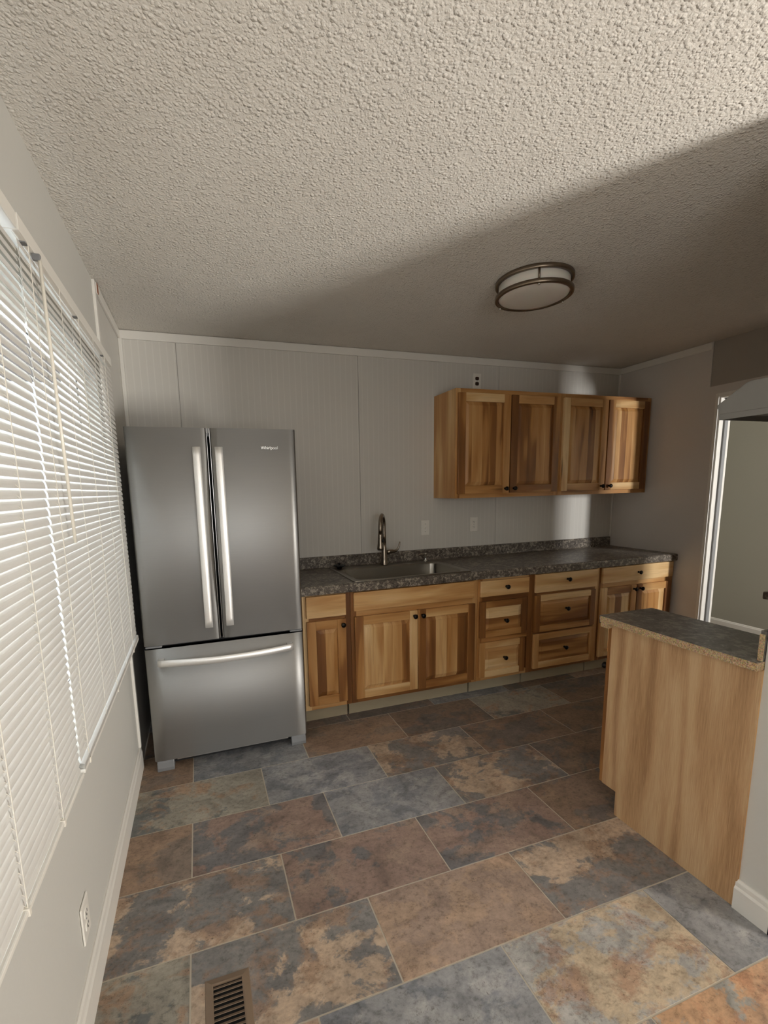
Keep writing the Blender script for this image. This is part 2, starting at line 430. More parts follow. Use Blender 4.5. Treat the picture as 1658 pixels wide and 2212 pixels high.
# left wall with the window opening (y -3.10..-0.86, z .80..2.03)
WY0, WY1, WZ0, WZ1 = -3.08, -.84, .80, 2.02
mb = MB(); xo = XL - .14
mb.box(xo, XL, WY1, .1, 0, ZC); mb.box(xo, XL, YR - .1, WY0, 0, ZC)
mb.box(xo, XL, WY0, WY1, 0, WZ0); mb.box(xo, XL, WY0, WY1, WZ1, ZC)
struct('wall_left', mb, M['paint_grey'])
struct('wall_left_panel', MB().box(XL, XL + .004, -.672, 0, .0, ZC), M['bead_y'])
struct('roof_eave', MB().box(xo - .75, xo - .005, YR, .3, 2.20, 2.26), simple('eave_boards', lin(88, 78, 70), .8, var=.1))
# window unit in the opening
w = thing('window_1', 'wide white framed window behind the white blinds', 'window', (xo + .07, (WY0 + WY1) / 2, WZ0))
w['kind'] = 'structure'
cx, cy, cz = w.location
fr = MB(); f = .045
fr.box(-.03, .03, WY0 - cy, WY1 - cy, 0, f); fr.box(-.03, .03, WY0 - cy, WY1 - cy, WZ1 - WZ0 - f, WZ1 - WZ0)
for yy in (WY0 - cy, WY1 - cy - f, -f / 2): fr.box(-.03, .03, yy, yy + f, f, WZ1 - WZ0 - f)
obj('window_frame', fr, M['plastic_white'], w, .003)
for a, b in ((WY0 - cy + f, -f / 2), (f / 2, WY1 - cy - f)):
    obj('pane', MB().box(-.004, .004, a, b, f, WZ1 - WZ0 - f), M['glass'], w)

# back wall: beadboard in 1.2 m panels with seams at x .32, 1.53, 2.72
mb = MB()
seams = [XL - .1, .318, 1.533, 2.722, W + .12]
for a, b in zip(seams[:-1], seams[1:]): mb.box(a + .0012, b - .0012, 0, .012, 0, ZC)
mb.box(XL - .1, W + .12, .014, .1, 0, ZC)
struct('wall_back', mb, M['bead_x'])
# hall end walls
struct('wall_hall', MB().box(XH, XH + .1, YR - .1, .1, 0, ZC), M['paint_olive'])
struct('wall_hall_end', MB().box(W + .115, XH, 0, .1, 0, ZC), M['paint_olive'])
# right wall with the doorway (y -1.68..-.84, z 0..2.075)
DY0, DY1, DZ = -1.68, -.84, 2.078
XR0, XR1 = W + .006, W + .115
mb = MB(); mb.box(XR0, XR1, DY1, 0, 0, ZC).box(XR0, XR1, YR, DY0, 0, ZC).box(XR0, XR1, DY0, DY1, DZ, ZC)
struct('wall_right', mb, M['paint_taupe'])
mb = MB(); mb.box(W, XR0, -.77, 0, 0, ZC).box(W, XR0, DY1, -.77, 0, 2.152).box(W, XR0, -2.3, DY1, DZ, 2.152).box(W, XR0, -2.3, DY0, 0, DZ)
struct('wall_right_panel', mb, M['panel_white'])
# divider wall behind the peninsula
DVX, DV0, DV1 = 2.072, -2.425, -2.322
struct('wall_divider', MB().box(DVX, XR0, DV0, DV1, 0, ZC), M['paint_grey'])
# rear wall with glazed door opening and an added opening for the rear fill
mb = MB()
gx0, gx1, gz1 = 3.34, 3.955, 2.03
wx0, wx1, wz0, wz1 = .15, 1.35, .9, 2.0
y0, y1 = YR - .1, YR
mb.box(XL, wx0, y0, y1, 0, ZC).box(wx0, wx1, y0, y1, 0, wz0).box(wx0, wx1, y0, y1, wz1, ZC).box(wx1, gx0, y0, y1, 0, ZC)
mb.box(gx0, gx1, y0, y1, gz1, ZC).box(gx1, XR0, y0, y1, 0, ZC)
struct('wall_rear', mb, M['paint_grey'])
# hall end wall with its window
hx0, hx1, hz0, hz1 = 4.62, 4.98, .45, 2.2
yh0, yh1 = -3.38, -3.30
mb = MB().box(XR1, hx0, yh0, yh1, 0, ZC).box(hx1, XH, yh0, yh1, 0, ZC).box(hx0, hx1, yh0, yh1, 0, hz0).box(hx0, hx1, yh0, yh1, hz1, ZC)
struct('wall_hall_front', mb, M['paint_grey'])

# trims
cr = MB().box(XL + .004, W, -.012, 0, 2.412, ZC - .004)
struct('trim_1', cr, M['trim_white'], bevel=.002)
cr = MB().box(W - .010, W, -.765, -.012, 2.412, ZC - .004)
struct('trim_2', cr, M['trim_white'], bevel=.002)
cr = MB().box(XL + .004, XL + .016, -.672, -.012, 2.412, ZC - .004)
struct('trim_3', cr, M['trim_white'], bevel=.002)
struct('trim_4', MB().box(XL + .004, XL + .026, -.022, 0, .0, 2.412), M['trim_white'], bevel=.004)
struct('trim_5', MB().box(XL, XL + .013, -.706, -.672, .128, ZC - .004), M['trim_white'], bevel=.002)
struct('trim_6', MB().box(W - .013, W, -.013, 0, .99, 2.412), M['trim_white'], bevel=.003)
struct('trim_7', MB().box(XL + .0165, XL + .0175, -.672, -.640, 2.416, ZC - .006), M['raw_wood'])
# baseboards
def bb_poly(h, t): return [(0, 0), (-t, 0), (-t, h * .72), (-t * .72, h * .80), (-t * .62, h * .93), (-t * .30, h), (0, h)]
pl = bb_poly(.128, .014)
mb = MB(); n = len(pl)
for (u, z) in pl: mb.v.append((XL - u, YR, z))
for (u, z) in pl: mb.v.append((XL - u, -.68, z))
mb.idx(range(n)); mb.idx(range(n, 2 * n))
for k in range(n): mb.idx((k, (k + 1) % n, n + (k + 1) % n, n + k))
struct('baseboard_left', mb, M['trim_white'])
mb = MB(); pl = bb_poly(.108, .018)          # divider end, returns round both corners
def bb_run(mb, p0, p1, nrm):
    i = len(mb.v)
    for P in (p0, p1):
        for (u, z) in pl: mb.v.append((P[0] - nrm[0] * u, P[1] - nrm[1] * u, z))
    k0 = len(pl)
    mb.idx([i + k for k in range(k0)]); mb.idx([i + k0 + k for k in range(k0)])
    for k in range(k0): mb.idx((i + k, i + (k + 1) % k0, i + k0 + (k + 1) % k0, i + k0 + k))
bb_run(mb, (DVX, DV1 + .003, 0), (DVX, DV0 - .018, 0), (-1, 0)); bb_run(mb, (DVX - .018, DV0, 0), (XR0, DV0, 0), (0, -1))
struct('baseboard_divider', mb, M['trim_white'])
mb = MB(); pl = bb_poly(.062, .014); bb_run(mb, (XH, yh1, 0), (XH, 0, 0), (-1, 0))
struct('baseboard_hall', mb, M['trim_white'])
# doorway lining
d = thing('door_1', 'white cased doorway into the hall', 'doorway', (W, (DY0 + DY1) / 2, 0)); d['kind'] = 'structure'
o = Vector(d.location)
mb = MB()
mb.box(.0, .115, DY1 - o.y - .016, DY1 - o.y, 0, DZ).box(.0, .115, DY0 - o.y, DY0 - o.y + .016, 0, DZ).box(.0, .115, DY0 - o.y + .016, DY1 - o.y - .016, DZ - .016, DZ)
obj('door_jamb', mb, M['trim_white'], d, .001)
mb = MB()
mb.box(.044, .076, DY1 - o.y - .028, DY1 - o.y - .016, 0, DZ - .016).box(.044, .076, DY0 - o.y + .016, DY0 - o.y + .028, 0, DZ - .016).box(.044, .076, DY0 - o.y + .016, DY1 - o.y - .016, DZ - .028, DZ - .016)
obj('door_stop', mb, M['stop_shade'], d, .001)
mb = MB()
mb.box(-.009, -.0005, DY1 - o.y - .004, DY1 - o.y + .018, 0, DZ + .018).box(-.009, -.0005, DY0 - o.y - .018, DY0 - o.y + .004, 0, DZ + .018).box(-.009, -.0005, DY0 - o.y + .004, DY1 - o.y - .004, DZ - .004, DZ + .018)
obj('door_casing', mb, M['trim_white'], d, .002)

# ------------------------------------------------------------------ cabinets
TONE = [.13]
def pick(k=1.0): return min(.80, TONE[0] + k * random.betavariate(1.6, 2.0))
def board(mb, x0, x1, y0, y1, z0, z1, ax, tone=None):
    mb.box(x0, x1, y0, y1, z0, z1, pick() if tone is None else tone, ax)
def raised_panel(x0, x1, z0, z1, yb, ax=0, stile=.056, t=.019):
    """frame and raised panel front facing -y; yb is the back plane"""
    mb = MB(); yf = yb - t
    board(mb, x0, x0 + stile, yf, yb, z0, z1, 0); board(mb, x1 - stile, x1, yf, yb, z0, z1, 0)
    board(mb, x0 + stile, x1 - stile, yf, yb, z0, z0 + stile, 1); board(mb, x0 + stile, x1 - stile, yf, yb, z1 - stile, z1, 1)
    a0, a1, b0, b1 = x0 + stile, x1 - stile, z0 + stile, z1 - stile
    yr = yf + .0125; s = .026 if min(a1 - a0, b1 - b0) > .12 else .018
    yt = yf + .0020; e = .004
    # staves of the glued up panel
    L, H = (a0, a1) if ax == 0 else (b0, b1), None
    lo, hi = (a0, a1) if ax == 0 else (b0, b1)
    n = max(2, round((hi - lo) / random.uniform(.062, .085))); cuts = [lo + (hi - lo) * k / n for k in range(n + 1)]
    for k in range(1, n): cuts[k] += random.uniform(-.012, .012)
    tones = [pick(.75) + .04 for _ in range(n)]; sds = [random.uniform(0, 50) for _ in range(n)]
    def strip(A0, A1, B0, B1, ya, yb2, yc, yd):
        pass
    def tone_at(v):
        for k in range(n):
            if v <= cuts[k + 1]: return tones[k], sds[k]
        return tones[-1], sds[-1]
    # field
    f0, f1 = (a0 + s, a1 - s) if ax == 0 else (b0 + s, b1 - s)
    inner = [f0] + [c for c in cuts[1:-1] if f0 + .004 < c < f1 - .004] + [f1]
    for p, q in zip(inner[:-1], inner[1:]):
        tn, sd = tone_at((p + q) / 2)
        if ax == 0:
            mb.face([(p, yt, b0 + s), (q, yt, b0 + s), (q, yt, b1 - s), (p, yt, b1 - s)], tn, 0, sd)
            mb.face([(p, yr, b0), (q, yr, b0), (q, yt + .001, b0 + s), (p, yt + .001, b0 + s)], tn, 0, sd)
            mb.face([(p, yt + .001, b1 - s), (q, yt + .001, b1 - s), (q, yr, b1), (p, yr, b1)], tn, 0, sd)
        else:
            mb.face([(a0 + s, yt, p), (a1 - s, yt, p), (a1 - s, yt, q), (a0 + s, yt, q)], tn, 1, sd)
            mb.face([(a0, yr, p), (a0 + s, yt + .001, p), (a0 + s, yt + .001, q), (a0, yr, q)], tn, 1, sd)
            mb.face([(a1 - s, yt + .001, p), (a1, yr, p), (a1, yr, q), (a1 - s, yt + .001, q)], tn, 1, sd)
    t0, s0 = tones[0], sds[0]; t1, s1 = tones[-1], sds[-1]
    if ax == 0:
        mb.face([(a0, yr, b0), (a0 + s, yr, b0), (a0 + s, yt + .001, b0 + s), (a0 + s, yt + .001, b1 - s), (a0 + s, yr, b1), (a0, yr, b1)][:0] or [(a0, yr, b0), (a0 + s, yt + .001, b0 + s), (a0 + s, yt + .001, b1 - s), (a0, yr, b1)], t0, 0, s0)
        mb.face([(a1 - s, yt + .001, b0 + s), (a1, yr, b0), (a1, yr, b1), (a1 - s, yt + .001, b1 - s)], t1, 0, s1)
        for (cx, fx, tn, sd) in ((a0, a0 + s, t0, s0), (a1, a1 - s, t1, s1)):
            mb.face([(cx, yr, b0), (fx, yr, b0), (fx, yt + .001, b0 + s)], tn, 0, sd); mb.face([(cx, yr, b1), (fx, yr, b1), (fx, yt + .001, b1 - s)], tn, 0, sd)
    else:
        mb.face([(a0, yr, b0), (a1, yr, b0), (a1 - s, yt + .001, b0 + s), (a0 + s, yt + .001, b0 + s)], t0, 1, s0)
        mb.face([(a0 + s, yt + .001, b1 - s), (a1 - s, yt + .001, b1 - s), (a1, yr, b1), (a0, yr, b1)], t1, 1, s1)
        for (cz_, fz, tn, sd) in ((b0, b0 + s, t0, s0), (b1, b1 - s, t1, s1)):
            mb.face([(a0, yr, cz_), (a0, yr, fz), (a0 + s, yt + .001, fz)], tn, 1, sd); mb.face([(a1, yr, cz_), (a1, yr, fz), (a1 - s, yt + .001, fz)], tn, 1, sd)
    mb.box(a0, a1, yr + .001, yb, b0, b1, t0, ax)
    return mb
def slab(x0, x1, z0, z1, yb, t=.019, tone=None):
    mb = MB(); board(mb, x0, x1, yb - t, yb, z0, z1, 1, tone); return mb
def knob(x, z, y, parent):
    p = [(.0001, 0), (.0085, 0), (.0075, -.004), (.0055, -.010), (.0065, -.014), (.0135, -.019), (.0155, -.024), (.0150, -.028), (.011, -.0315), (.0001, -.033)]
    mb = MB().lathe(p, (x, y, z), 20, True, 'y', False)
    return obj('knob', mb, M['knob'], parent)

CT = .854       # cabinet top / counter underside
def base_cabinet(name, label, loc, w, fronts, rotz=0.0, depth=.6135, ty=.511, zt=CT, zb=.1195, side_mat=None, group='hickory base cabinets', cat='cabinet'):
    """local x 0..w, back at y 0, face frame front at -depth; fronts: (kind, x0, x1, z0, z1, grain, [(knob x, z)])"""
    t = thing(name, label, cat, loc, rotz, group)
    ff = .019; yb = -(depth - ff)
    mb = MB()
    prof = [(0, 0), (-ty + .06, 0), (-ty + .06, zb), (yb, zb), (yb, zt), (0, zt)]
    mb.prism(prof, .002, .018); mb.prism(prof, w - .018, w - .002)
    mb.box(.018, w - .018, yb, -.012, zb, zb + .016); mb.box(.018, w - .018, -.012, 0, zb, zt)
    obj('carcass', mb, side_mat or M['wood'], t)
    mb = MB(); s = .038
    board(mb, .001, s, -depth, yb, zb, zt, 0); board(mb, w - s, w - .001, -depth, yb, zb, zt, 0)
    board(mb, s, w - s, -depth, yb, zt - s, zt, 1); board(mb, s, w - s, -depth, yb, zb, zb + s, 1)
    board(mb, s, w - s, -depth, yb, .69, .73, 1)
    if sum(f_[0] == 'drawer' for f_ in fronts) > 1: board(mb, s, w - s, -depth, yb, .396, .440, 1)
    obj('face_frame', mb, M['wood'], t, .0008)
    obj('toe_kick', MB().box(.006, w - .006, -ty - .006, -ty + .010, .0, zb - .002), M['toe_board'], t)
    obj('cavity_back', MB().box(.018, w - .018, yb + .004, yb + .01, zb + .016, zt - .002), M['dark_gap'], t)
    for kind, x0, x1, z0, z1, g, ks in fronts:
        if kind == 'door': o = obj('door', raised_panel(x0, x1, z0, z1, -depth - .0005, 0), M['wood'], t, .0018)
        elif kind == 'drawer': o = obj('drawer', raised_panel(x0, x1, z0, z1, -depth - .0005, 1, .045 if z1 - z0 < .3 else .05), M['wood'], t, .0018)
        elif kind == 'false': o = obj('false_front', slab(x0, x1, z0, z1, -depth - .0005, tone=random.uniform(.28, .40)), M['wood'], t, .003)
        else: o = obj('drawer', slab(x0, x1, z0, z1, -depth - .0005, tone=random.uniform(.16, .36)), M['wood'], t, .003)
        for kx, kz in ks: knob(kx, kz, -depth - .0195, o)
    return t
random.seed(21)
X = [.928, 1.233, 2.148, 2.605, 3.215, W]
base_cabinet('base_cabinet', 'narrow hickory base cabinet with one drawer and door beside the refrigerator', (X[0], 0, 0), X[1] - X[0],
    [('false', .022, .271, .712, .846, 1, []), ('door', .022, .269, .153, .691, 0, [(.246, .657)])])
base_cabinet('base_cabinet', 'wide hickory base cabinet under the sink with two doors and a long false front', (X[1], 0, 0), X[2] - X[1],
    [('false', .018, .880, .728, .847, 1, []), ('door', .022, .454, .150, .691, 0, [(.428, .655)]), ('door', .458, .888, .144, .691, 0, [(.486, .654)])])
base_cabinet('base_cabinet', 'slim hickory drawer base with three drawers to the right of the sink', (X[2], 0, 0), X[3] - X[2],
    [('slab', .016, .412, .727, .838, 1, [(.218, .788)]), ('drawer', .014, .400, .436, .692, 1, [(.216, .548)]), ('drawer', .014, .392, .146, .400, 1, [(.216, .276)])])
base_cabinet('base_cabinet', 'wider hickory drawer base with three drawers in the middle right of the run', (X[3], 0, 0), X[4] - X[3],
    [('slab', .014, .573, .714, .848, 1, [(.292, .795)]), ('drawer', .014, .563, .420, .694, 1, [(.290, .578)]), ('drawer', .014, .575, .145, .406, 1, [(.290, .281)])])
base_cabinet('base_cabinet', 'hickory corner base cabinet against the right wall, half hidden by the peninsula', (X[4], 0, 0), X[5] - X[4] - .001,
    [('slab', .017, .738, .728, .848, 1, [(.366, .792)]), ('door', .012, .362, .150, .693, 0, [(.332, .662)]), ('door', .368, .728, .150, .693, 0, [(.398, .661)])])
# peninsula and the unit beyond the stove gap, fronts facing the sink run
random.seed(5)
pen = base_cabinet('base_cabinet', 'oak peninsula base cabinet with a plain side panel at the end of the divider wall', (2.345, -2.322, 0), .280,
    [('slab', .016, .262, .727, .838, 1, [(.14, .79)]), ('door', .016, .262, .15, .69, 0, [(.24, .65)])], PI, depth=.582, ty=.490, zt=.870, zb=.112, group='peninsula cabinets')
obj('side_panel', MB().prism([(0, 0.0), (-.490, 0.0), (-.490, .112), (-.563, .112), (-.563, .868), (0, .868)], .2785, .2835), M['oak'], pen)
far = base_cabinet('base_cabinet', 'hickory base cabinet beyond the stove gap near the doorway wall', (3.955, -2.322, 0), .72,
    [('slab', .016, .70, .727, .838, 1, [(.36, .79)]), ('door', .016, .355, .15, .69, 0, [(.33, .65)]), ('door', .361, .70, .15, .69, 0, [(.39, .65)])], PI, depth=.560, ty=.46, zt=.870, zb=.112, group='peninsula cabinets')

def wall_cabinet(label, x0, w, doors, z0=1.393, z1=2.159, depth=.3155):
    t = thing('wall_cabinet', label, 'cabinet', (x0, 0, z0), 0, 'hickory wall cabinets')
    h = z1 - z0; ff = .019; yb = -(depth - ff)
    mb = MB()
    for a, b in ((.001, .016), (w - .016, w - .001)): mb.box(a, b, yb, -.001, 0, h, .42, 0)
    mb.box(.016, w - .016, yb, -.001, .018, .032, .5, 1); mb.box(.016, w - .016, yb, -.001, h - .016, h - .001, .5, 1); mb.box(.016, w - .016, -.012, -.001, .03, h - .016, .5, 0)
    obj('carcass', mb, M['wood'], t)
    mb = MB(); s = .038
    board(mb, 0, s, -depth, yb, 0, h, 0, .55); board(mb, w - s, w, -depth, yb, 0, h, 0, .5)
    board(mb, s, w - s, -depth, yb, h - s, h, 1, .62); board(mb, s, w - s, -depth, yb, 0, s, 1, .55); board(mb, w / 2 - .02, w / 2 + .02, -depth, yb, s, h - s, 0)
    obj('face_frame', mb, M['wood'], t, .0008)
    obj('cavity_back', MB().box(.018, w - .018, yb + .004, yb + .01, .034, h - .018), M['dark_gap'], t)
    for a, b, kx in doors:
        o = obj('door', raised_panel(a - x0, b - x0, 1.424 - z0, 2.128 - z0, -depth - .0005, 0, .058), M['wood'], t, .0018)
        knob(kx - x0, 1.456 - z0, -depth - .0195, o)
random.seed(33); TONE[0] = .24
wall_cabinet('left hickory wall cabinet with two raised panel doors and a bare left side', 2.143, .9165, [(2.157, 2.592, 2.556), (2.602, 3.036, 2.632)])
wall_cabinet('right hickory wall cabinet with two raised panel doors fitted against the right wall', 3.060, .9165, [(3.076, 3.508, 3.472), (3.520, 3.944, 3.552)])

# ------------------------------------------------------------------ worktops
def countertop():
    t = thing('countertop', 'long dark speckled worktop with backsplash on the back wall run', 'countertop', (.905, 0, CT), 0, None)
    ox, oz = .905, CT
    x0, x1, yf, z0, z1 = .0, W - .001 - ox, -.6437, .0005, .909 - oz
    hx0, hx1, hy0, hy1 = 1.285 - ox, 2.080 - ox, -.590, -.085
    mb = MB()
    prof = [(hy0, z0), (yf + .004, z0), (yf, z0 + .004), (yf, z1 - .010), (yf + .003, z1 - .004), (yf + .010, z1), (hy0, z1)]
    mb.prism(prof, x0, x1)
    mb.box(x0, hx0, hy0, -.001, z0 + .015, z1); mb.box(hx1, x1, hy0, -.001, z0 + .015, z1); mb.box(hx0, hx1, hy1, -.001, z0 + .015, z1)
    obj('worktop', mb, M['granite'], t)
    prof = [(-.0005, z1), (-.030, z1), (-.024, z1 + .004), (-.0205, z1 + .012), (-.0205, .985 - oz), (-.017, .992 - oz), (-.0005, .992 - oz)]
    obj('backsplash', MB().prism(prof, x0, x1 - .02), M['granite'], t)
countertop()
t = thing('countertop', 'short dark grey peninsula worktop with a raw particle board edge', 'countertop', (2.035, -2.32, .8705))
obj('laminate_top', MB().box(.0, .312, .0, .602, .0275, .0295), M['slate_lam'], t)
obj('particle_board_core', MB().box(.001, .311, .0, .602, .0, .0275), M['chip'], t)
obj('front_edge', MB().box(.002, .311, .602, .608, -.006, .0295), M['granite'], t, .002)
obj('cleat', MB().box(.002, .0245, .560, .597, -.020, -.0005), M['chip'], t)
obj('backsplash', MB().box(.029, .311, .0005, .0150, .0296, .130), M['slate_lam'], t, .002)
obj('backsplash_end', MB().box(.0255, .0288, .0005, .0150, .0296, .118), M['chip'], t)
t = thing('countertop', 'dark speckled worktop corner beyond the stove gap, at the right edge of the photo', 'countertop', (3.098, -2.32, .8705))
obj('worktop', MB().box(.0, .876, .0, .594, .0, .0395), M['granite'], t, .005, 3)
obj('backsplash', MB().box(.002, .876, .0005, .0195, .0395, .138), M['granite'], t, .002)

# ------------------------------------------------------------------ sink, faucet, dispenser, stopper
def sink():
    t = thing('kitchen_sink', 'single bowl stainless drop-in sink set in the dark worktop', 'sink', (1.682, -.335, .909))
    ox, oy = 1.682, -.335
    z = .0008
    A = (1.260 - ox, 2.105 - ox, -.612 - oy, -.066 - oy); B = (1.305 - ox, 2.060 - ox, -.572 - oy, -.168 - oy)
    rings = [rrect(*A, z, .022), rrect(A[0], A[1], A[2], A[3], z + .004, .022), rrect(A[0] + .006, A[1] - .006, A[2] + .006, A[3] - .006, z + .0055, .022),
             rrect(B[0] - .010, B[1] + .010, B[2] - .010, B[3] + .010, z + .004, .05), rrect(B[0] - .002, B[1] + .002, B[2] - .002, B[3] + .002, z + .001, .05), rrect(*B, z - .008, .05),
             rrect(B[0] + .006, B[1] - .006, B[2] + .006, B[3] - .006, z - .17, .055), rrect(B[0] + .022, B[1] - .022, B[2] + .022, B[3] - .022, z - .195, .06), rrect(B[0] + .06, B[1] - .06, B[2] + .06, B[3] - .06, z - .200, .06)]
    mb = MB().loft(rings, False, True)
    obj('basin', mb, M['sink'], t)
    obj('drain', MB().lathe([(.0001, .003), (.028, .003), (.036, .0045), (.044, .003), (.045, .0003)], (0, 0, z - .200), 28, cap=False), M['chrome'], t)
sink()
def faucet():
    bx, by, bz = 1.672, -.112, .9145
    t = thing('faucet', 'brushed nickel gooseneck pull-down faucet behind the sink', 'faucet', (bx, by, bz))
    obj('base', MB().lathe([(.0001, 0), (.027, 0), (.0275, .004), (.025, .010), (.0235, .04), (.0205, .10), (.0175, .13), (.0150, .16), (.0001, .162)], (0, 0, 0), 28, cap=False), M['nickel'], t)
    d = Vector((-.52, -.855, 0)).normalized()
    pts = [(0, 0, .155), (0, 0, .22), (0, 0, .285)]
    R = .086; cz_ = .287
    for k in range(1, 13):
        a = PI - PI * 1.02 * k / 12
        pts.append(tuple(d * (R + R * math.cos(a)) + Vector((0, 0, cz_ + R * math.sin(a)))))
    e = Vector(pts[-1]); pts.append(tuple(e + d * .001 + Vector((0, 0, -.035))))
    obj('spout', MB().tube(pts, [.0150, .0145, .0140] + [.0135] * 13, 16), M['nickel'], t)
    h0 = Vector(pts[-1])
    hd = obj('spray_head', MB().lathe([(.0001, 0), (.0140, 0), (.0150, -.006), (.0155, -.02), (.0185, -.060), (.0235, -.098), (.0245, -.106), (.022, -.110), (.0001, -.110)], tuple(h0), 24, cap=False), M['nickel'], t)
    b = MB(); q = h0 + Vector((.013, -.016, -.055)); b.lathe([(.0001, 0.006), (.0035, .005), (.0065, .000), (.0065, -.010), (.0035, -.020), (.0001, -.021)], tuple(q + Vector((0, 0, .015))), 12, cap=False)
    obj('button', b, M['black_plastic'], hd)
    obj('nozzle_ring', MB().lathe([(.0001, -.1102), (.0205, -.1102), (.0205, -.1140), (.0001, -.1150)], tuple(h0), 20, cap=False), M['black_plastic'], hd)
    # side lever curling up
    lv = [(.018, -.002, .092), (.040, -.003, .095), (.062, -.004, .096), (.078, -.005, .096), (.095, -.007, .101), (.108, -.009, .114), (.115, -.010, .132), (.119, -.011, .150), (.122, -.012, .166)]
    obj('lever', MB().tube(lv, [.0165, .0165, .0160, .0125, .0090, .0075, .0065, .0060, .0055], 14), M['nickel'], t)
faucet()
t = thing('soap_dispenser', 'small metal soap dispenser pump on the back right of the sink', 'soap dispenser', (2.018, -.105, .9145))
obj('body', MB().lathe([(.0001, 0), (.018, 0), (.018, .004), (.0105, .008), (.0095, .02), (.0095, .052), (.0115, .053), (.0115, .062), (.0001, .064)], (0, 0, 0), 20, cap=False), M['chrome'], t)
obj('spout', MB().tube([(0, 0, .057), (-.03, -.012, .060), (-.062, -.024, .060), (-.070, -.027, .054)], [.006, .0052, .0045, .004], 10), M['nickel'], t)
def stopper():
    t = thing('sink_stopper', 'black rubber sink stopper lying on the back left corner of the sink', 'sink stopper', (1.318, -.122, .9146))
    pr = []
    rings = []
    n = 48
    for z, r, am in ((.0, .018, 0), (.010, .020, 0), (.014, .030, .0), (.016, .041, .006), (.021, .043, .008), (.025, .036, .005), (.027, .014, 0)):
        rings.append([((r + am * math.cos(6 * 2 * PI * k / n)) * math.cos(2 * PI * k / n), (r + am * math.cos(6 * 2 * PI * k / n)) * math.sin(2 * PI * k / n), z) for k in range(n)])
    obj('flange', MB().loft(rings), M['black_plastic'], t)
    obj('knob', MB().lathe([(.0001, .0265), (.006, .0268), (.005, .033), (.009, .037), (.008, .041), (.0001, .042)], (0, 0, 0), 16, cap=False), M['black_plastic'], t)
stopper()

